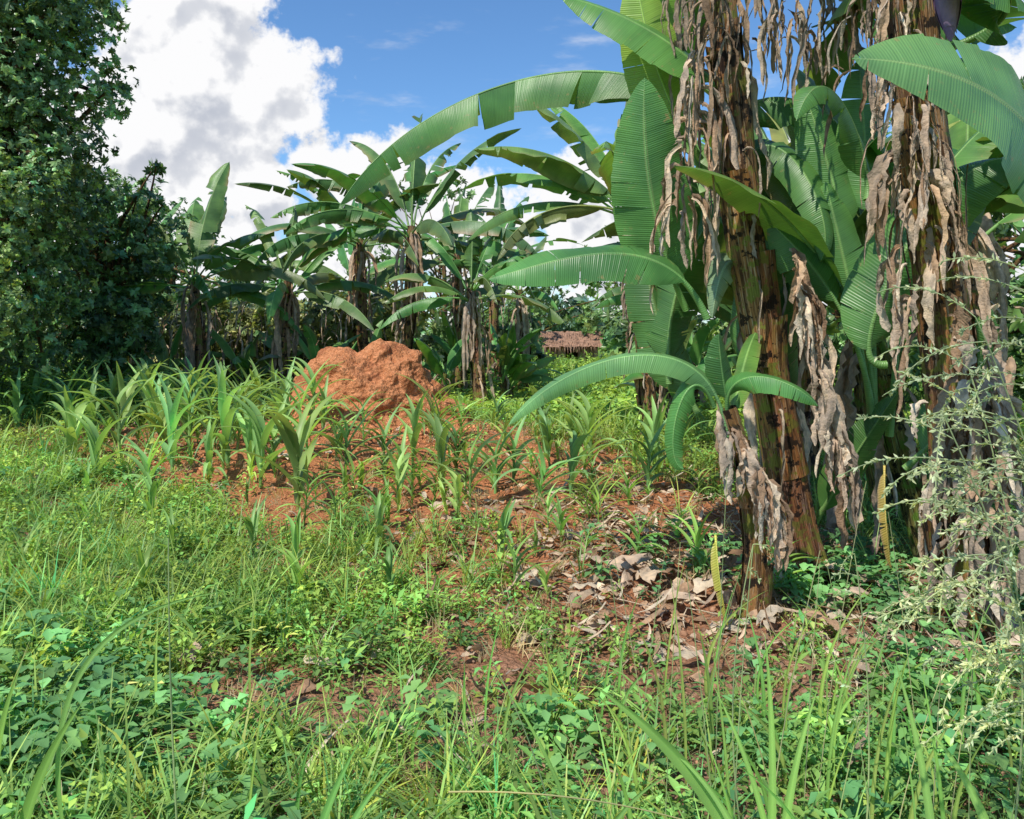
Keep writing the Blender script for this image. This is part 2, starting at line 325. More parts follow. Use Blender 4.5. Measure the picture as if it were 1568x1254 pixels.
for i in range(6):
    q=np.arange(n)%6==i;m_=q.sum();lt.inst(DT[i],np.stack([x[q],y[q],H(x[q],y[q])+U(.01,.06,m_)],-1),rotz(m_,.5),U(.5,1.3,m_),pal[rng.integers(0,5,m_)]*U(.6,1.05,m_)[:,None])
n=56;x=np.concatenate([rng.normal(1.15,.38,32),rng.normal(1.9,.45,24)]);y=np.concatenate([rng.normal(5.1,.25,32),rng.normal(4.4,.4,24)])
lt.inst(DT[5],np.stack([x,y,H(x,y)+U(.03,.12,n)],-1),rotz(n,.7),U(1.0,2.0,n),pal[rng.integers(0,5,n)]*U(.65,1,n)[:,None])
lt.obj('leaf_litter',M_dead)
# ------------------------------------------------------------ banana parts
def interp(pts,n):
    pts=np.asarray(pts,float);d=np.concatenate([[0],np.cumsum(np.linalg.norm(np.diff(pts,axis=0),axis=1))]);d/=d[-1]
    t=np.linspace(0,1,n);o=np.zeros((n,3))
    for i in range(len(pts)):
        w=np.ones(n)
        for j in range(len(pts)):
            if i!=j: w=w*(t-d[j])/(d[i]-d[j])
        o+=w[:,None]*pts[i]
    return o
BROWN=np.array([.40,.28,.15])
def bleaf(mb,pts,W,nrm=(0,0,1),tear=.2,fold=.35,curl=.5,col=(.09,.23,.055),pet=.12,brown=.0,rib=.016,m=5):
    pts=np.asarray(pts);n=len(pts);T=nz(np.gradient(pts,axis=0));nrm=np.asarray(nrm,float)
    sd=nz(np.cross(T,nrm));nr=np.cross(sd,T);L=np.linalg.norm(np.diff(pts,axis=0),axis=1).sum()
    col=np.asarray(col)*1.12
    t=(np.linspace(0,1,n)-pet)/(1-pet);i0=int(np.ceil(pet*(n-1)))
    w=W*(1-np.exp(-np.clip(t,0,1)*13))*(1-np.clip(t,0,1)**3.0)**.75
    ds=L/(n-1);s=np.linspace(0,1,m)
    wav=rng.uniform(0,6.28);wf=U(1.6,3.2)*2;yel=np.array([1.5,1.2,.8])
    for sg in(-1,1):
        i=i0
        while i<n-1:
            if U(0,1)<tear: g_=int(rng.integers(1,4))
            else: g_=int(rng.integers(5,16)) if tear>0.02 else n
            j=min(n-1,i+g_);k=np.arange(i,j+1)
            df=rng.normal(0,.35)*min(1,tear*2.0);dc=rng.normal(0,.35)*min(1,tear*2)
            lw=1-abs(rng.normal(0,.12))*min(1,tear*2);gap=min(ds*.3,.03*tear*2) if tear>.02 else 0
            gap=gap*U(.1,1.6)
            a=fold+df+(curl+dc)*s[None]+(.16*np.sin(k*ds*wf+wav+sg)+.07*np.sin(k*ds*wf*3.1+wav*2+sg))[:,None]*s[None]
            st=1/(m-1);off_s=np.concatenate([np.zeros((len(k),1)),np.cumsum(np.cos(a[:,1:]),1)],1)*st
            off_n=np.concatenate([np.zeros((len(k),1)),np.cumsum(np.sin(a[:,1:]),1)],1)*st
            ww=w[k]*lw*(1+rng.normal(0,.008+.03*tear,len(k))+.03*np.sin(k*ds*9+wav))
            tt=np.zeros(len(k));tt[0]=gap;tt[-1]-=gap
            P=pts[k][:,None]+sg*sd[k][:,None]*(off_s*ww[:,None])[...,None]-nr[k][:,None]*(off_n*ww[:,None])[...,None]+T[k][:,None]*((.22*ww[:,None]+tt[:,None])*s[None])[...,None]
            br=np.clip((s[None]-.55)*2.2,0,1)**1.5*np.clip(brown*U(0,2),0,1)*np.ones((len(k),1))
            shade=1+rng.normal(0,.10*tear+.02)+.10*np.sin(k*ds*2.3+wav)[:,None]
            C=col*shade[...,None]*(1+.25*(yel-1)*(s[None,:,None]**2))
            C=C*(1-br[...,None])+BROWN*br[...,None]
            A=np.stack([np.tile(sg*s*.999,(len(k),1)),np.tile((k*ds)[:,None],(1,m)),np.zeros((len(k),m))],-1)
            mb.grid(P,C,A);i=j
    r=rib*np.interp(np.linspace(0,1,n),[0,.15,1],[1.5,1,.15])
    P,A=tubeg(pts-nr*r[:,None]*.8,r,6);A[...,0]=.5
    mb.grid(P,np.clip(col*1.3+np.array([.10,.11,.05]),0,1),A,True)
def arc(p0,az,el,L,droop,n=34,power=1.3,bend=0):
    t=np.linspace(0,1,n);p=el-droop*t**power;a=az+bend*t
    d=np.stack([np.cos(a)*np.cos(p),np.sin(a)*np.cos(p),np.sin(p)],-1);q=np.zeros((n,3));q[1:]=np.cumsum((d[1:]+d[:-1])/2,0)*L/(n-1);return q+np.asarray(p0)
DPAL=np.array([(.62,.48,.35),(.52,.36,.24),(.70,.58,.45),(.40,.26,.17),(.57,.44,.34),(.48,.36,.27)])
def dead(mb,p0,out,L,W,n=16,sway=.12,crump=.35,col=None):
    out=np.asarray(out,float);d=nz(np.array([out[0],out[1],out[2] if len(out)>2 else .2]));p=np.asarray(p0,float);pts=[p]
    for i in range(n-1):
        d=nz(d*(.72)+np.array([0,0,-1])*.42+rng.normal(0,sway,3));p=p+d*L/(n-1);pts.append(p)
    pts=np.array(pts);pts[:,2]=np.maximum(pts[:,2],.04)
    T=nz(np.gradient(pts,axis=0)+1e-5);ph=U(0,6.28);tw=U(-2.5,2.5)
    t=np.linspace(0,1,n);a=ph+tw*t;h=np.stack([np.cos(a),np.sin(a),0*a],-1);sd=nz(np.cross(T,h));nr=np.cross(sd,T)
    m=6;s=np.linspace(-1,1,m);w=W*(.35+.65*np.sin(np.pi*np.clip(t*.85+.1,0,1)))*(1+rng.normal(0,.15,n))
    w[-1]*=.2;fold=U(.3,1.3)
    P=pts[:,None]+sd[:,None]*(s[None]*w[:,None]*math.cos(fold))[...,None]+nr[:,None]*((np.abs(s)[None]*math.sin(fold)+rng.normal(0,crump,(n,m))*.6)*w[:,None])[...,None]
    c=DPAL[rng.integers(0,6)] if col is None else np.asarray(col)
    C=np.clip(c*U(.6,1.12)*(1+rng.normal(0,.12,(n,m,1))),0,1)
    mb.grid(P,C,np.zeros((n,m,3)))
def stem(mb,pts,r0,r1,tint=(1,1,1),sheath=12):
    path=interp(pts,40);rad=np.linspace(r0,r1,40)*(1+.05*np.sin(np.linspace(0,14,40)));rad[:3]*=[1.35,1.2,1.08]
    P,A=tubeg(path,rad,24);a=np.arange(24)/24*6.28
    P=P+ (P-path[:,None])*(.07*np.sin(a*3+1)+.04*np.sin(a*7))[None,:,None]
    mb.grid(P,np.asarray(tint,float)*.62,A,True)
    T=nz(np.gradient(path,axis=0));s=nz(np.cross(T,[0,1,0]));u=np.cross(s,T)
    for i in range(sheath):
        k0=int(U(0,28));k1=min(39,k0+int(U(6,16)));k=np.arange(k0,k1);c=U(0,6.28);ex=U(.3,1.2);aa=np.linspace(c-ex,c+ex,7)
        peel=np.linspace(0,1,len(k))**2*U(0,.08);sh=np.linspace(1,U(.1,.6),len(k))
        aa=c+(aa-c)[None]*sh[:,None];rr=(rad[k]*1.07+.004*(i%4)+peel)[:,None]+rng.normal(0,.0025,(len(k),7))
        P=path[k][:,None]+rr[...,None]*(np.cos(aa)[...,None]*s[k][:,None]+np.sin(aa)[...,None]*u[k][:,None])
        A=np.stack([aa/6.28+i*.37,np.tile((k*.07)[:,None],(1,7)),np.zeros(aa.shape)],-1)
        mb.grid(P,np.clip(np.asarray(tint)*.62*U(.6,1.5)*np.array([1,U(.85,1.1),U(.7,1.2)]),0,.84),A)
def skirt(mb,path_pts,r,n,Lr=(.3,.8),Wr=(.015,.05),lo=0,hi=1,azr=(0,6.28),crump=.35):
    path=interp(path_pts,40)
    for i in range(n):
        f=U(lo,hi);p=path[int(f*39)];a=U(*azr);o=np.array([math.cos(a),math.sin(a),U(0,.5)])
        dead(mb,p+o*np.array([1,1,0])*r*(1-.25*f),o*np.array([.6,.6,1]),U(*Lr),U(*Wr),crump=crump)
def plant(base,crown,r,leaves,Ll=(1.9,2.5),W=.27,tear=.5,col=(.085,.21,.055),deadn=16,brown=.25,extra=None,els=None,n=34,tint=(1,1,1),fr=(.05,.55),hang=0):
    e=empty('banana_plant');st=MB();lf=MB();dd=MB()
    mid=((base[0]+crown[0])/2+U(-.08,.08),(base[1]+crown[1])/2,(base[2]+crown[2])/2)
    stem(st,[base,mid,crown],r,r*.6,tint);st.obj('pseudostem',M_stem,e)
    for i,az in enumerate(leaves):
        el=els[i]+U(-.1,.1);L=U(*Ll);dr=U(.55,1.2) if el>.9 else U(.9,1.5)
        c0=np.array(crown)+np.array([math.cos(az),math.sin(az),0])*r*.3-np.array([0,0,U(0,.25)])
        bleaf(lf,arc(c0,az,el,L,dr,n,1.5,U(-.4,.4)),W*U(.75,1.1),(0,0,1) if math.cos(el)>.25 else (.2,-1,.3),tear*U(.5,1.4),U(*fr),U(.2,.7),np.asarray(col)*np.array([U(.8,1.5),U(.8,1.25),1]),.14,brown*U(0,2))
    if extra: extra(lf,dd,st)
    lf.obj('leaves',M_ban,e)
    if deadn: skirt(dd,[base,mid,crown],r*.8,deadn,(.4,.9),(.02,.05),.3,1)
    for i in range(hang):
        a=U(0,6.28);dead(dd,np.array(crown)-np.array([0,0,U(0,.4)]),(math.cos(a),math.sin(a),U(-.1,.6)),U(.9,1.9),U(.04,.09),22,.08,.3)
    if dd.n: dd.obj('dead_leaves',M_dead,e)
    return e
D=math.radians
def P_(x,y,cx,cz,az,els,Ll=(2.0,2.7),W=.32,**k):
    plant((x,y,Hs(x,y)-.05),(cx,y,cz),k.pop('r',.13),[D(a) for a in az],Ll,W,els=[D(e) for e in els],fr=k.pop('fr',(.2,1.05)),hang=k.pop('hang',6),**k)
dk2=(.095,.22,.065)
P_(-2.9,16.5,-3.1,3.4,(185,165,215,100,20,-60,-120,320,250,60,175,5,190),(45,65,20,85,60,20,5,45,55,80,5,10,28),(2.4,3.1),tear=.85,deadn=16,brown=.5,col=dk2,hang=9)
P_(-2.15,15.2,-1.9,3.5,(178,200,10,-15,95,60,-70,230,130,350,80,170,190,0),(55,25,40,15,84,80,15,50,75,65,86,10,38,0),(2.4,3.1),tear=.85,deadn=20,brown=.5,col=dk2,hang=10)
P_(-.55,14.6,-.75,2.3,(180,150,10,-20,80,-80,220,40,300,195),(40,70,45,15,82,15,20,65,40,5),(1.7,2.3),W=.27,tear=.6,deadn=18,col=dk2,hang=8)
P_(-6.0,15.4,-6.1,2.5,(182,165,35,-5,80,-70,215,120,330,60,10),(35,60,50,22,80,10,5,75,45,82,-5),(2.1,2.9),W=.3,tear=.55,deadn=10,col=(.11,.26,.075),hang=7)
P_(-4.6,15.8,-4.4,2.5,(175,15,40,140,-80,-30,205,90,240,190),(45,28,60,70,15,10,20,82,35,5),(1.9,2.6),W=.28,tear=.6,deadn=10,col=(.10,.24,.07),hang=8)
P_(-3.5,18.6,-3.7,2.7,(180,0,60,120,-60,-120,90,200),(45,40,70,70,10,20,85,10),(1.9,2.5),tear=.7,deadn=8,col=dk2)
P_(-1.2,17.6,-1.2,3.2,(180,0,60,120,-60,-120,90,200,20),(45,40,70,70,10,20,85,10,15),(2.1,2.6),tear=.7,deadn=10,col=dk2)
P_(.25,17.5,.15,2.4,(180,0,60,120,-60,-120,90,210),(45,40,70,70,10,20,85,10),(1.6,2.2),W=.26,tear=.6,deadn=12,col=dk2)
P_(-.5,20.5,-.3,3.4,(180,0,60,120,-60,-120,90,210),(35,40,70,70,20,20,85,10),(2.0,2.5),W=.28,tear=.7,deadn=8,col=dk2)
P_(3.4,17,3.3,2.4,(175,150,60,120,-60,-120,90,210),(35,60,70,70,20,20,85,20),(1.8,2.4),W=.27,tear=.5,deadn=10)
P_(1.95,11.2,1.65,3.25,(180,168,195,150,215,100,-90,0,250,130,75,188,174),(50,22,66,78,30,84,15,40,38,60,80,8,36),(2.1,2.8),W=.31,tear=.55,deadn=26,col=(.13,.30,.08),hang=8)
P_(2.5,13.2,2.5,2.2,(180,160,205,100,-90,0,250),(40,65,20,84,10,40,30),(1.2,1.7),W=.25,tear=.5,deadn=14,col=(.12,.28,.08))
P_(-8.2,17.5,-8.2,2.9,(180,0,60,120,-60,-120,90),(45,40,70,70,20,20,85),(1.9,2.4),W=.28,tear=.5,deadn=8)
for (x,y,z) in((-5.3,16.2,.7),(-3.9,15.9,.8),(-3.6,16.8,.6),(-2.6,14.9,.5),(-1.3,15.4,.7),(-1.0,16.8,.9),(-.2,15.8,.7),(-.3,19,.9),(-.1,16.2,.5),(2.6,14.8,.7),(-6.9,16.2,.7),(-7.4,15.4,.5),(3.3,14,.8),(2.5,12,.6),(4.2,19,1.0),(-4.9,17.2,1.0),(-.5,21.5,1.1),(4.6,22.5,1.1)):
    k=6;P_(x,y,x+U(-.1,.1),z,[U(0,360) for _ in range(k)],[U(35,85) for _ in range(k)],(1.0,1.7),W=.21,tear=.35,deadn=3,col=(.12,.27,.08),r=.07,hang=2,n=20)
R2=dict(fr=(.05,.6),hang=4)
P_(3.0,8.2,2.9,2.5,(180,150,205,100,-90,0,250,60,290,135),(60,40,25,84,25,40,50,70,45,75),(1.9,2.5),.34,tear=.2,deadn=12,col=(.09,.21,.055),**R2)
P_(4.4,7.6,4.3,2.6,(180,150,205,100,-90,0,250,60),(60,40,25,84,25,40,50,70),(1.9,2.5),.34,tear=.25,deadn=12,col=(.10,.23,.055),**R2)
P_(5.6,9.5,5.5,3.0,(180,150,205,100,-90,0,250,60),(50,40,25,84,25,40,50,70),(2,2.6),.32,tear=.4,deadn=10,col=(.22,.35,.08),**R2)
P_(4.2,11.5,4.2,3.3,(180,150,205,100,-90,0,250,60),(50,70,25,84,25,40,50,70),(2,2.6),.32,tear=.4,deadn=10,col=(.16,.31,.07),**R2)
P_(2.5,7.2,2.3,1.6,(170,140,205,100,-100,10,60,240,190),(62,60,42,84,50,60,75,58,75),(1.5,2.1),.3,tear=.12,deadn=8,col=(.085,.20,.055),**R2)
P_(3.0,6.3,2.75,1.7,(170,140,205,100,-100,10,60,240,190),(72,60,62,84,60,60,75,68,80),(1.8,2.4),.3,tear=.08,deadn=5,col=(.09,.22,.06),tint=(.8,1.4,.8),r=.1,**R2)
P_(2.75,5.2,2.35,1.55,(165,135,100,70,200,30),(78,70,84,72,66,60),(1.6,2.2),.26,tear=.06,deadn=4,col=(.09,.22,.06),tint=(.8,1.4,.8),r=.09,fr=(.05,.4),hang=1)
# ---- main clump plant (leaning brown stem)
def exA(lf,dd,st):
    A=[(1.9,5.15,0),(1.6,5.1,1.3),(1.42,5.05,2.5),(1.28,5.0,3.9)]
    stem(st,[(1.25,4.3,-.05),(1.30,4.45,.55),(1.42,4.7,1.15)],.085,.06,(1.1,1.05,1),10)
    stem(st,[(2.25,5.0,-.05),(2.0,5.1,.8),(1.78,5.2,1.7)],.06,.05,(1.4,1,.8),8)
    stem(st,[(1.72,4.95,-.05),(1.55,4.95,.8),(1.5,5.05,1.5)],.08,.06,(1.4,1,.7),10)
    stem(st,[(1.98,4.85,-.05),(1.75,4.95,.8),(1.62,5.05,1.6)],.07,.055,(1.5,1,.75),10)
    skirt(dd,A,.12,16,(.25,.55),(.012,.034),.2,.97)
    skirt(dd,[(1.86,4.82,.95),(1.74,4.82,1.55),(1.64,4.85,2.1)],.05,54,(.25,.55),(.018,.055),0,1,(-1.5,.9),.3)
    skirt(dd,[(1.04,4.9,2.3),(1.09,4.9,2.8),(1.15,4.9,3.3)],.05,46,(.35,.75),(.014,.036),0,1)
    # sheaths hanging along the diagonal young stem, lower left to the foot
    skirt(dd,[(1.12,4.42,1.15),(1.28,4.38,.85),(1.45,4.4,.55)],.04,34,(.22,.42),(.02,.045),0,1,(-2.4,0))
    skirt(dd,[(1.95,4.8,.7),(1.82,4.8,1.0),(1.72,4.8,1.25)],.05,18,(.25,.5),(.02,.05),0,1,(-1.6,.9),.3)
    for i in range(130):
        dead(dd,(U(1.0,2.1),U(4.7,5.2),U(3.25,3.95)),(U(-.6,.6),U(-.5,.5),.2),U(.25,.6),U(.008,.026),14,.14,.35,DPAL[rng.integers(0,6)]*.8)
    Lf=lambda pts,W,nrm=(0,-.2,1),tear=.05,fold=.3,curl=.4,col=(.09,.23,.055),pet=.1,n=60,**k: bleaf(lf,interp(pts,n),W,nrm,tear,fold,curl,col,pet,**k)
    Lf([(1.35,5.3,2.9),(.75,5.75,3.42),(-.15,6,3.38),(-1.29,6,2.50)],.30,(0,-.6,1),.2,.75,.4,(.085,.22,.055),.14,brown=.1)
    Lf([(1.12,5.15,1.7),(.86,4.95,2.4),(.80,4.85,3.1)],.27,(-.25,-1,.15),.03,.12,.3,(.11,.28,.075),.12)
    Lf([(1.1,5.2,2.0),(1.0,5.3,2.6),(.72,5.3,3.0)],.2,(-.25,-1,.15),.03,.2,.3,(.07,.18,.05),.12)
    Lf([(1.2,4.9,1.65),(.72,4.8,2.03),(.3,4.75,2.0),(-.14,4.75,1.88)],.2,(0,-1,.9),.06,.2,.35,(.09,.25,.07),.15)
    Lf([(1.4,5.1,3.0),(1.0,5.0,3.35),(.71,5,3.52),(.3,5,3.66)],.22,(0,-.8,.7),.05,.2,.3,(.12,.29,.07),.15)
    Lf([(1.25,5.3,2.7),(1.0,5.25,3.15),(.80,5.2,3.9)],.23,(-.3,-1,.2),.05,.15,.2,(.28,.45,.08),.15)
    Lf([(1.3,5.4,2.6),(1.1,5.5,3.3),(1.05,5.5,4.2)],.2,(.3,-1,.2),.05,.15,.2,(.22,.40,.07),.15)
    dk=(.075,.185,.05)
    Lf([(1.5,5.4,2.0),(1.8,5.5,2.6),(2.1,5.5,2.5),(2.3,5.4,2.1)],.26,(0,-.8,1),.1,.3,.5,dk)
    Lf([(1.45,5.3,2.7),(1.65,5.3,3.1),(2.0,5.3,3.05),(2.2,5.2,2.7)],.26,(0,-.8,1),.1,.3,.5,dk)
    Lf([(1.5,5.4,1.4),(1.75,5.3,2.1),(1.9,5.2,2.35),(2.0,5.1,2.2)],.2,(0,-.8,.8),.08,.2,.5,dk)
    Lf([(1.45,5.3,2.2),(1.7,5.15,2.75),(1.85,5.0,2.5),(1.9,4.95,2.0)],.17,(0,-1,.8),.08,.2,.5,(.09,.22,.055))
    Lf([(1.1,5.6,1.2),(1.2,5.6,2.0),(1.5,5.6,2.5)],.24,(0,-1,.5),.08,.3,.5,dk)
    Lf([(1.3,5.6,1.0),(1.0,5.7,1.8),(.95,5.8,2.3)],.24,(0,-1,.5),.08,.3,.5,dk)
    Lf([(1.5,5.2,1.95),(1.35,5.0,2.0),(1.22,4.9,1.65)],.11,(-.2,-1,.2),.05,.3,.5,(.15,.23,.14))
    Lf([(1.9,5.4,1.0),(1.75,5.2,1.6),(1.78,5.1,1.9)],.16,(-.2,-1,.2),.05,.3,.4,dk)
    Lf([(2.0,5.3,.3),(2.2,5.0,.9),(2.35,4.9,1.2)],.14,(-.2,-1,.2),.05,.3,.4,dk)
    for p0,p1,p2 in(((2.3,5.1,1.1),(2.12,5.05,2.1),(1.85,5.1,3.1)),((2.3,5.1,1.1),(2.25,5.05,2.2),(2.2,5.1,3.3)),((2.25,5.0,1.0),(2.0,4.95,1.75),(1.6,5.0,2.25)),((2.3,5.1,.9),(2.15,5.0,1.6),(1.95,5.0,2.5)),((2.4,5.1,.9),(2.45,5.0,2.0),(2.6,5.0,3.2))):
        Lf([p0,p1,p2],.2,(-.2,-1,.4),.08,.3,.4,(.10,.24,.065),.55,rib=.02)
plant((1.92,5.2,-.05),(1.28,5.0,3.9),.13,[D(a) for a in(60,110,160,20,90)],(1.8,2.3),.3,.2,(.085,.20,.055),4,.1,exA,[D(e) for e in(50,70,60,40,30)],tint=(1.35,1.15,1))
def exS(lf,dd,st):
    Lf=lambda pts,W,nrm=(0,-.2,1),col=(.09,.25,.065),fold=.3,pet=.12: bleaf(lf,interp(pts,44),W,nrm,.05,fold,.5,col,pet,rib=.009)
    Lf([(1.2,4.45,.95),(.86,4.4,1.43),(.41,4.35,1.38),(-.02,4.3,1.07)],.11,(0,-.9,1),(.15,.33,.12),.3)
    Lf([(1.2,4.45,1.1),(1.27,4.3,1.33),(1.42,4.2,1.31),(1.58,4.15,1.19)],.10,(0,-1,.8))
    Lf([(1.12,4.45,1.15),(.98,4.4,1.27),(.91,4.4,1.15),(.94,4.4,.82)],.085,(-.5,-1,.3))
    Lf([(1.2,4.45,1.15),(1.16,4.42,1.33),(1.13,4.4,1.56)],.10,(.1,-1,.2),(.075,.2,.055))
    bleaf(lf,interp([(1.08,4.25,.50),(1.09,4.2,.25),(1.13,4.2,.03)],30),.045,(.6,-1,.2),.3,.3,.5,(.42,.42,.08),.05,.8,rib=.005)
plant((1.35,4.5,-.05),(1.2,4.45,1.15),.07,[D(60)],(.9,1.1),.1,.05,deadn=0,extra=exS,els=[D(60)],tint=(1.2,1.15,.95))
def exB(lf,dd,st):
    B=[(2.32,4.1,0),(2.18,4.05,1.2),(2.0,4.0,2.2),(1.92,4.0,3.4)]
    skirt(dd,B,.12,84,(.2,.5),(.016,.052),.1,.8,(-3.3,.3),.28)
    skirt(dd,B,.10,26,(.2,.5),(.010,.03),.75,1,(-3.3,.3))
    skirt(dd,[(2.05,3.95,2.1),(2.0,3.95,2.4),(1.95,3.95,2.75)],.09,44,(.25,.65),(.004,.014),0,1)
    skirt(dd,[(2.35,3.9,.6),(2.28,3.9,1.0),(2.2,3.9,1.5)],.09,44,(.25,.55),(.02,.055),0,1,(-3.3,.3),.28)
    stem(st,[(2.62,4.25,-.05),(2.6,4.25,.8),(2.62,4.3,1.9)],.09,.06,(1.5,1.0,.65),10)
    stem(st,[(2.0,4.6,-.05),(1.97,4.6,.8),(1.95,4.6,2.0)],.07,.05,(.9,1.5,.8),5)
    skirt(dd,[(2.62,4.2,.8),(2.6,4.2,1.2),(2.6,4.2,1.8)],.07,10,(.3,.6),(.02,.04),0,1)
    for i in range(60): dead(dd,(U(1.75,2.15),U(3.9,4.3),U(2.9,3.4)),(U(-.6,.6),U(-.5,.5),.2),U(.2,.5),U(.006,.02),14,.14,.35,DPAL[rng.integers(0,6)]*.82)
    Lf=lambda pts,W,nrm=(0,-.2,1),col=(.09,.22,.055),fold=.25,pet=.12,tear=.08,curl=.4: bleaf(lf,interp(pts,60),W,nrm,tear,fold,curl,col,pet)
    Lf([(2.5,3.7,1.9),(2.2,3.3,2.3),(1.75,3.05,2.52),(1.27,3.0,2.60)],.32,(-.3,-1,.6),(.13,.28,.10),.0,.04,.05,.2)
    Lf([(2.1,4.1,3.0),(2.35,3.8,3.15),(2.1,3.6,3.2),(1.85,3.5,3.1)],.25,(0,-.8,1),(.08,.2,.05))
    Lf([(2.0,4.2,2.9),(2.3,4.3,3.3),(2.7,4.3,3.2)],.3,(0,-.8,.8),(.08,.2,.05))
    Lf([(2.1,4.3,2.5),(2.35,4.2,2.95),(2.65,4.1,2.75)],.24,(0,-.9,.7),(.08,.2,.05))
    Lf([(1.95,4.4,2.3),(1.8,4.3,2.75),(1.65,4.2,2.85),(1.45,4.1,2.65)],.15,(0,-.8,.9),(.08,.2,.05))
    Lf([(2.1,4.5,1.4),(2.35,4.4,2.3),(2.6,4.3,2.5),(2.75,4.2,2.2)],.24,(0,-.8,.9),(.085,.21,.05))
    Lf([(2.2,4.5,.8),(2.45,4.3,1.3),(2.5,4.2,1.7)],.17,(0,-1,.4),(.08,.2,.05))
    bleaf(lf,interp([(2.02,4.35,.85),(2.0,4.3,.6),(2.03,4.3,.3)],30),.045,(.4,-1,.2),.4,.5,.6,(.40,.30,.07),.05,1,rib=.005)
plant((2.35,4.12,-.05),(1.92,4.0,3.45),.14,[D(a) for a in(60,110,10,80)],(1.7,2.2),.3,.2,(.085,.20,.055),4,.1,exB,[D(e) for e in(50,70,40,30)],tint=(1.2,1.1,1))
bd=MB();n=26;t=np.linspace(0,1,n);rad=.055*np.sin(np.pi*np.clip(t,.02,.995))**.7*(1.15-.5*t)+.004
pt=np.stack([2.0+.03*t,0*t+3.72,3.30-.38*t],-1);P,A=tubeg(pt,rad,16);bd.grid(P,np.array([.20,.12,.24]),A,True)
for a in(0,2.1,4.2):
    k=t<.85;aa=np.linspace(a-.7,a+.7,6);rr=(rad[k]*1.12)[:,None]
    Q=pt[k][:,None]+rr[...,None]*np.stack([np.cos(aa),np.sin(aa),0*aa],-1)[None];bd.grid(Q,np.array([.24,.15,.27]),np.zeros((k.sum()*6,3)))
P,A=tubeg(interp([(1.93,4.0,3.5),(1.97,3.85,3.62),(2.0,3.72,3.29)],14),.022,8);bd.grid(P,np.array([.15,.22,.08]),A,True)
bd.obj('banana_flower_bud',M_bud)
# ------------------------------------------------------------ trees
RO=[rosette(8,.12,.027),rosette(7,.10,.024,.8),rosette(9,.11,.026,.2)]
def crown(mb,lumps,per,sc,col,var=.2,T=RO,fill=.35,lv=.25):
    for (cx,cy,cz,r) in lumps:
        n=int(per*r*r);d=nz(rng.normal(size=(n,3)));q=r*(1-fill*U(0,1,n)**1.5)
        q=q*(1+.18*np.sin(d[:,0]*5+cx)+.14*np.sin(d[:,2]*7+cy*3)+.1*np.sin(d[:,1]*9))
        p=np.array([cx,cy,cz])+d*q[:,None]*np.array([1,1,.85]);k=p[:,2]>.15;p=p[k];d=d[k];q=q[k];n=len(p)
        nr=nz(d+rng.normal(0,.45,(n,3))+np.array([0,-.15,.45]));tn=tints(n,col,var,.14)*np.exp(rng.normal(0,lv))*(.55+.45*(q/r))[:,None]  # tint darkens towards each lump's centre: inner shade painted into leaf colour
        ti=rng.integers(0,len(T),n)
        for i,Tm in enumerate(T):
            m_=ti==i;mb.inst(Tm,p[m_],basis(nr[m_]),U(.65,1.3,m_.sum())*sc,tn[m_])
def limbs(mb,base,top,r,lumps,tint=(.5,.45,.4)):
    P,A=tubeg(interp([base,((base[0]+top[0])/2+.15,(base[1]+top[1])/2,(base[2]+top[2])/2),top],20),np.linspace(r,r*.45,20),12);mb.grid(P,np.asarray(tint,float),A,True)
    for i,(cx,cy,cz,rr) in enumerate(lumps):
        f=U(.3,.95);s=np.array(base)*(1-f)+np.array(top)*f;e=np.array([cx,cy,cz]);m_=(s+e)/2+np.array([U(-.2,.2),U(-.2,.2),.15])
        P,A=tubeg(interp([s,m_,e],10),np.linspace(r*.3,r*.06,10),7);mb.grid(P,np.asarray(tint,float),A,True)
def tree(name,base,top,r,lumps,per,sc,col,var=.2,T=RO,fill=.35):
    e=empty(name);a=MB();limbs(a,base,top,r,lumps);a.obj('trunk',M_stem,e);b=MB();crown(b,lumps,per,sc,col,var,T,fill);b.obj('crown',M_tree,e)
lm=[]
edge=lambda z: np.interp(z,[.3,1.0,1.8,2.6,3.4,4.2,5.0,5.6,6.5,8],[-7.0,-6.7,-6.3,-6.1,-5.95,-5.85,-5.55,-5.45,-5.9,-6.4])
for i in range(140):
    z=U(.9,7.6);xe=edge(z);r=U(.3,.75);x=xe-r*.75-abs(rng.normal(0,1.4));lm.append((x,11.5+U(-1.2,1.6),z,r))
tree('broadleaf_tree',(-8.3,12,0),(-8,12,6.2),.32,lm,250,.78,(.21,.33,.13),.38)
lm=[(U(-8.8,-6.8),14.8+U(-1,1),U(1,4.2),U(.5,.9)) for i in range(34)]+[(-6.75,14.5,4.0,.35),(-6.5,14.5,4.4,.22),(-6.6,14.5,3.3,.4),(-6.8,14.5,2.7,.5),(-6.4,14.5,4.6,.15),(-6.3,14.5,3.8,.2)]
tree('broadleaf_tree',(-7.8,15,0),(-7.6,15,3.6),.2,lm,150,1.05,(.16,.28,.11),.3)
bush=MB();lm=[(U(-6.9,-6.1),9.9+U(-.3,.3),U(1.9,3.6),U(.2,.4)) for i in range(18)];crown(bush,lm,240,.5,(.30,.45,.13));bush.obj('creeper',M_tree)
BR=[rosette(8,.16,.04),rosette(7,.2,.03,.2)]
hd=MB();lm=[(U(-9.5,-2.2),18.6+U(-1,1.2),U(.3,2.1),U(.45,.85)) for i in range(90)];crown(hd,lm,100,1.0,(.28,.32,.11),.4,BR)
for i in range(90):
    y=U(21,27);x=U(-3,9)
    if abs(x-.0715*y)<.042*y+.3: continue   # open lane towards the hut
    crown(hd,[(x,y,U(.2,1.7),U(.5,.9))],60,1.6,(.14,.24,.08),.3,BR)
hd.obj('hedge',M_tree)
dh=MB()
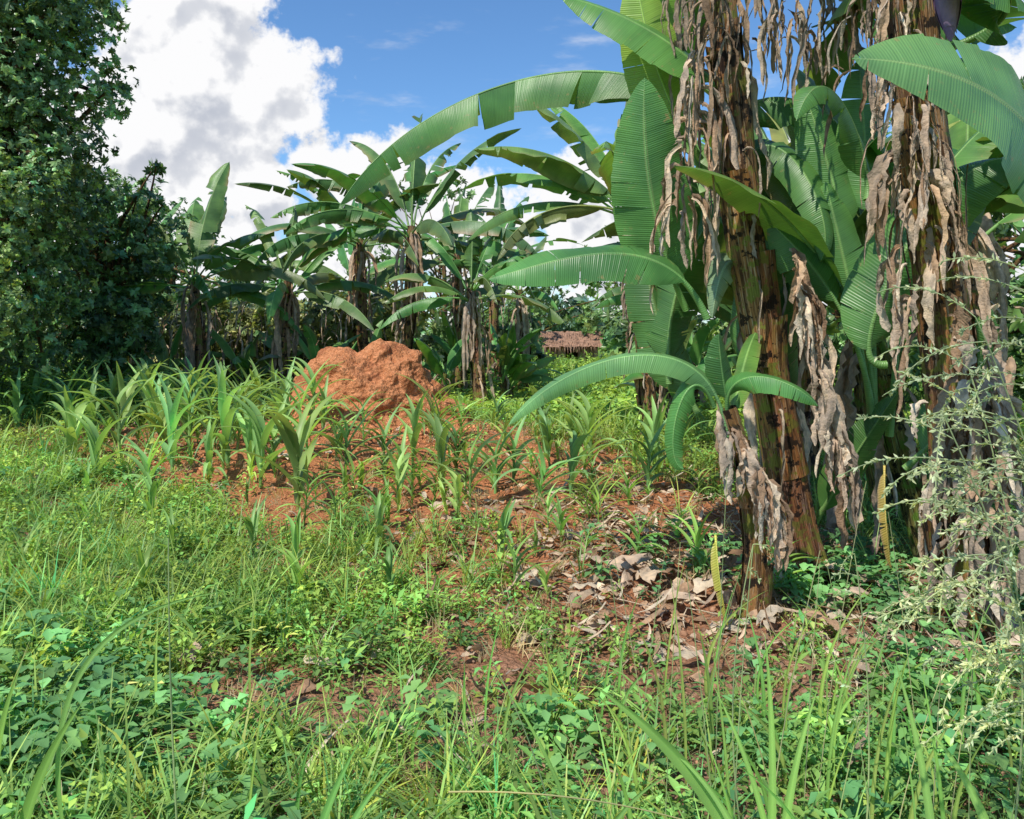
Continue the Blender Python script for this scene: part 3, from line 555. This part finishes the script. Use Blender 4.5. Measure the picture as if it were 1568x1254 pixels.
for i in range(220): dead(dh,(U(-8.5,-2.5),U(16.8,17.8),U(.7,2.2)),(U(-.5,.5),-.5,.2),U(.3,.9),U(.012,.03),8)
dh.obj('hedge_dry_stalks',M_dead)
def rtree(x,y,h,w,col,per=40,sc=2.0,nl=26):
    lm=[(x+rng.normal(0,w*.42),y+rng.normal(0,w*.4),h*U(.35,1.0),U(.12,.24)*w) for i in range(nl)]
    tree('background_tree',(x,y,0),(x,y,h*.75),.03*w+.04,lm,per,sc,col,.25)
for a in((-2.4,27,6.4,2.6,(.16,.26,.09),50,1.5,20),(-4.5,29,4.4,3,(.16,.27,.09),50,1.6,18),(1.2,40,4.2,4,(.17,.28,.10)),(5.5,32,4.4,3.6,(.18,.30,.10)),(7.5,27,6.5,5,(.15,.27,.09)),(-12,28,5.5,5,(.14,.26,.09)),(9,22,6,5,(.14,.26,.09)),(8.5,15,4.5,4,(.18,.29,.08)),(12,17,6,5,(.14,.26,.08))): rtree(*a)
tl=MB();lm=[]
for i in range(170):
    x=U(-85,85);lm.append((x,U(60,85),U(.3,2.2)+.8*math.sin(x*.21),U(1.0,2.0)))
crown(tl,lm,22,4.5,(.16,.25,.17),.2,BR);tl.obj('distant_trees',M_tree)
bk=MB();lm=[(U(4.5,12),U(12,16),U(.3,2.2),U(.5,1)) for i in range(50)];crown(bk,lm,60,1.2,(.15,.26,.08),.3,BR);bk.obj('shrubs',M_tree)
# ------------------------------------------------------------ hut
hut=empty('wooden_hut')
def boxes(name,L,par,mat):
    b=MB()
    for (x0,x1,y0,y1,z0,z1,c) in L:
        V=np.array([(x0,y0,z0),(x1,y0,z0),(x1,y1,z0),(x0,y1,z0),(x0,y0,z1),(x1,y0,z1),(x1,y1,z1),(x0,y1,z1)]);b.add(V,[(0,3,2,1),(4,5,6,7),(0,1,5,4),(1,2,6,5),(2,3,7,6),(3,0,4,7)],np.array(c),np.zeros((8,3)))
    return b.obj(name,mat,par,False)
hx,hy=2.35,32
boxes('planks_and_dark_gap',[(hx-1.0+i*.16,hx-1.0+i*.16+.145,hy+U(-.02,.02),hy+.05,0,.85+U(-.05,.03),np.array([.46,.31,.22])*U(.6,1.3)) for i in range(13) if i not in(5,6,7)]+[(hx-.22,hx+.26,hy+.15,hy+.2,0,.85,(.03,.02,.015))]+[(hx-1.0,hx-.9,hy+.06,hy+1.94,0,.85,(.25,.17,.12)),(hx+.98,hx+1.08,hy+.06,hy+1.94,0,.85,(.25,.17,.12)),(hx-1.0,hx+1.08,hy+1.95,hy+2.0,0,.85,(.2,.14,.1))],hut,M_dead)  # near-black panel behind the door gap paints in the shade of the interior
th=MB()
for s_ in(0,1):
    n=14;u=np.linspace(-1.3,1.4,30);v=np.linspace(0,1,n);Uu,Vv=np.meshgrid(u,v);yy=hy-.35+Vv*1.35 if s_==0 else hy+2.35-Vv*1.35
    P=np.stack([hx+Uu,yy,.80+.6*Vv+rng.normal(0,.02,Uu.shape)],-1);th.grid(P,np.array([.34,.20,.14])*(1+rng.normal(0,.25,(n,30,1))),np.zeros((n*30,3)))
for i in range(300): 
    x=U(-1.3,1.4);v=U(0,.95);dead(th,(hx+x,hy-.38+v*1.35,.85+.6*v),(0,-1,-.2),U(.2,.4),.02,5,.05,.1,(.44,.28,.20))
th.obj('thatch_roof',M_dead,hut)
# ------------------------------------------------------------ foreground grasses
fg=MB()
def gb(pts,W,col=(.28,.49,.13)):
    p=interp(pts,22);T=nz(np.gradient(p,axis=0));sd=nz(np.cross(T,[.25,.95,.2]));nr=np.cross(sd,T);t=np.linspace(0,1,22)
    w=W*(1-t**2.5)*np.minimum(1,.4+t*3)+.0004;s=np.array([-1,-.08,.08,1])
    P=p[:,None]+sd[:,None]*(s[None]*w[:,None])[...,None]-nr[:,None]*(np.abs(s)[None]*w[:,None]*.4)[...,None]
    C=np.tile(np.asarray(col,float),(22,4,1));C[:,1:3]*=1.3;fg.grid(P,C,np.zeros((88,3)))
gb([(.62,2.0,.2),(.42,2.0,.52),(.20,2.0,.71)],.024);gb([(.58,1.9,.15),(.50,1.95,.45),(.33,2.05,.58)],.010)
gb([(.66,2.1,.05),(.68,2.1,.45),(.66,2.1,.80)],.011);gb([(.7,2.1,.05),(.74,2.1,.45),(.80,2.1,.66)],.012);gb([(.7,2.1,.05),(.64,2.15,.4),(.55,2.2,.62)],.009)
gb([(-.5,1.9,.1),(-.45,1.9,.42),(-.36,1.9,.62)],.014,(.17,.38,.10));gb([(-.42,1.9,.1),(-.40,1.9,.38),(-.28,1.95,.54)],.012,(.17,.38,.10))
gb([(-1.2,2.2,.1),(-1.1,2.2,.75),(-.75,2.2,.88)],.009);gb([(-1.3,2.1,.1),(-1.22,2.1,.45),(-1.12,2.1,.62)],.018,(.28,.48,.1));gb([(-1.3,2.1,.1),(-1.34,2.1,.5),(-1.28,2.1,.72)],.016,(.28,.48,.1))
gb([(1.0,1.9,.1),(1.0,1.95,.5),(.95,2,.78)],.011);gb([(1.15,1.9,.1),(1.1,1.95,.5),(1.02,2,.62)],.014);gb([(.2,2,.1),(.1,2.0,.5),(-.05,2,.75)],.007);gb([(.2,2,.1),(.3,2.0,.42),(.42,2,.5)],.007)
for i in range(85):
    x=U(-1.5,1.5);y=U(2.0,3.4)
    if i>28: x=U(.3,1.9)
    a=U(0,6.28);L=U(.25,.8);gb([(x,y,0),(x+.04*math.cos(a),y,L*.55),(x+U(.08,.28)*math.cos(a),y+.05*math.sin(a),L*U(.75,1))],U(.003,.008),(U(.2,.36),U(.38,.5),.11))
def stalk(pts,r=.0018,col=(.44,.54,.27)):
    P,A=tubeg(interp(pts,24),np.linspace(r,r*.5,24),5);fg.grid(P,np.asarray(col),A,True)
stalk([(-.9,2.2,0),(-.93,2.2,.5),(-.94,2.2,1.02)],.0036);stalk([(.15,2.1,0),(.05,2.1,.5),(-.08,2.1,.78)],.0025)
stalk([(-.15,1.9,.5),(.3,1.9,.46),(.62,1.9,.36)],.0024,(.55,.52,.24));stalk([(.75,2.2,0),(.66,2.2,.5),(.5,2.2,.85)],.0024,(.55,.5,.25));stalk([(.6,2.2,0),(.62,2.2,.5),(.66,2.2,1.0)],.0024)
for i in range(22):
    x=U(.35,1.6);y=U(2.0,3.0);L=U(.6,1.15);dx=U(-.2,.2);stalk([(x,y,0),(x+dx*.4,y,L*.5),(x+dx,y,L)],U(.0014,.0022),(.55,.54,.30) if i%2 else (.44,.53,.25))
spk=tmpl([(blade(0,1.3,.012,.0028,.2,3,3,(0,0,0),.5),1.0)])
def panicle(base,mid,top,nb=14,bl=.22,lean=-1,st0=30):
    stalk([base,mid,top],.003,(.46,.54,.28));p=interp([base,mid,top],60)
    for b in range(nb):
        i=int(st0+(59-st0)*b/(nb-1));s=p[i];a=(math.pi if lean<0 else 0)+U(-1.1,1.1);L=bl*U(.6,1.25)
        q=arc(s,a,U(-.1,.9),L,U(.6,1.6),12);P,A=tubeg(q,.0013,4);fg.grid(P,np.array([.50,.58,.32]),A,True)
        ns=int(L/.0050);f=U(.1,1,ns);idx=(f*11).astype(int);pos=q[idx]+(q[np.minimum(idx+1,11)]-q[idx])*((f*11)%1)[:,None]
        T=nz(np.gradient(q,axis=0))[idx];fg.inst(spk,pos,basis(nz(T+rng.normal(0,.5,(ns,3)))),U(.8,1.5,ns),tints(ns,(.60,.66,.38),.18,.08))
for (b,m_,t_) in[((1.15,1.75,0),(1.2,1.75,1.0),(.98,1.7,1.62)),((1.05,1.6,0),(1.04,1.6,.9),(.86,1.6,1.42)),((1.2,1.7,0),(1.13,1.7,.8),(.86,1.65,1.12)),((1.25,1.8,0),(1.28,1.8,1.1),(1.12,1.75,1.72)),((1.1,1.9,0),(1.2,1.9,.9),(1.08,1.9,1.5)),((1.1,1.6,0),(1.06,1.6,.7),(.95,1.55,1.2)),((1.3,1.75,0),(1.25,1.7,1.0),(1.0,1.65,1.4))]: panicle(b,m_,t_,st0=38)
panicle((1.0,2.3,0),(1.02,2.3,.5),(.98,2.3,.95),9,.1);panicle((.7,2.4,0),(.66,2.4,.5),(.72,2.4,.95),7,.06,1)
fg.obj('tall_seeding_grass',M_grass)
# ------------------------------------------------------------ world
el,az=D(54),D(218)
w=bpy.data.worlds.new('World');bpy.context.scene.world=w;w.use_nodes=True;nt=w.node_tree;nt.nodes.clear();L=nt.links.new
sky=nt.nodes.new('ShaderNodeTexSky');sky.sky_type='NISHITA';sky.sun_disc=False;sky.sun_elevation=el;sky.sun_rotation=az;sky.air_density=1.0;sky.dust_density=.3;sky.ozone_density=2.2
tc=nt.nodes.new('ShaderNodeTexCoord').outputs['Generated']
blobs=[(-.40,.32,.14),(-.46,.24,.10),(-.31,.28,.10),(-.35,.41,.06),(-.24,.20,.062),(-.30,.165,.06),(-.40,.12,.10),(-.19,.17,.075),(-.05,.10,.10),(.14,.09,.12),(-.25,.05,.13),(.5,.12,.16),(-.75,.2,.25),(.9,.3,.2)]
def dens(off,d1,d2):
    v=nt.nodes.new('ShaderNodeVectorMath');v.operation='ADD';L(tc,v.inputs[0]);v.inputs[1].default_value=off;p=v.outputs[0]
    cur=None
    for (u,vv,r) in blobs:
        c=nz([u,1,vv]);d=nt.nodes.new('ShaderNodeVectorMath');d.operation='DISTANCE';L(p,d.inputs[0]);d.inputs[1].default_value=tuple(c)
        x=mth(nt,'MULTIPLY_ADD',d.outputs['Value'],-1/(r*1.0),1.0)
        cur=x if cur is None else mth(nt,'MAXIMUM',cur,x)
    cur=mth(nt,'MAXIMUM',cur,-1.0)
    a=noise(nt,p,9,d1,.58);b=noise(nt,p,30,d2,.6)
    return mth(nt,'ADD',cur,mth(nt,'ADD',mth(nt,'MULTIPLY_ADD',a,2.4,-1.2),mth(nt,'MULTIPLY_ADD',b,.9,-.45)))
d0=dens((0,0,0),6,4);d1=dens((-.006,0,.022),3,2)
mask=mrange(nt,d0,.0,.25)
mpn=nt.nodes.new('ShaderNodeMapping');L(tc,mpn.inputs[0]);mpn.inputs['Scale'].default_value=(3,3,11)
wn=noise(nt,mpn.outputs[0],2.2,5,.62);wm=mth(nt,'MULTIPLY',mrange(nt,wn,.53,.8),.45)
mask=mth(nt,'MAXIMUM',mask,wm)
shade=mrange(nt,mth(nt,'SUBTRACT',d0,d1),-.34,.16)
deep=mrange(nt,d1,.5,1.5,1,.0)
sh=mth(nt,'MULTIPLY_ADD',deep,.45,mth(nt,'MULTIPLY',shade,.7),clamp=True)
ccol=mix(nt,sh,(.46,.50,.59),(.98,.98,.99))
b1=nt.nodes.new('ShaderNodeBackground');b2=nt.nodes.new('ShaderNodeBackground');b1.inputs[1].default_value=.15
L(mix(nt,1.0,sky.outputs[0],(.66,.93,1.15),'MULTIPLY'),b1.inputs[0]);L(ccol,b2.inputs[0]);b2.inputs[1].default_value=1.0
mx=nt.nodes.new('ShaderNodeMixShader');L(mask,mx.inputs[0]);L(b1.outputs[0],mx.inputs[1]);L(b2.outputs[0],mx.inputs[2])
o=nt.nodes.new('ShaderNodeOutputWorld');L(mx.outputs[0],o.inputs[0])
s=bpy.data.lights.new('sun','SUN');s.energy=5.0;s.angle=D(.6);s.color=(1,.95,.85);so=bpy.data.objects.new('sun',s);bpy.context.collection.objects.link(so)
dv=Vector((math.sin(az)*math.cos(el),math.cos(az)*math.cos(el),math.sin(el)));so.rotation_euler=dv.to_track_quat('Z','Y').to_euler()
# ------------------------------------------------------------ camera
cam=bpy.data.cameras.new('camera');co=bpy.data.objects.new('camera',cam);bpy.context.collection.objects.link(co)
co.location=(0,0,1.6);co.rotation_euler=(D(90),0,0);cam.sensor_width=36;cam.lens=36*1231/1568;cam.shift_y=-.081;cam.clip_start=.05;cam.clip_end=2000
sc=bpy.context.scene;sc.camera=co;sc.view_settings.view_transform='Standard'
try: sc.view_settings.look='None'
except Exception: pass
sc.view_settings.exposure=0
print('verts',sum(len(m.vertices) for m in bpy.data.meshes))
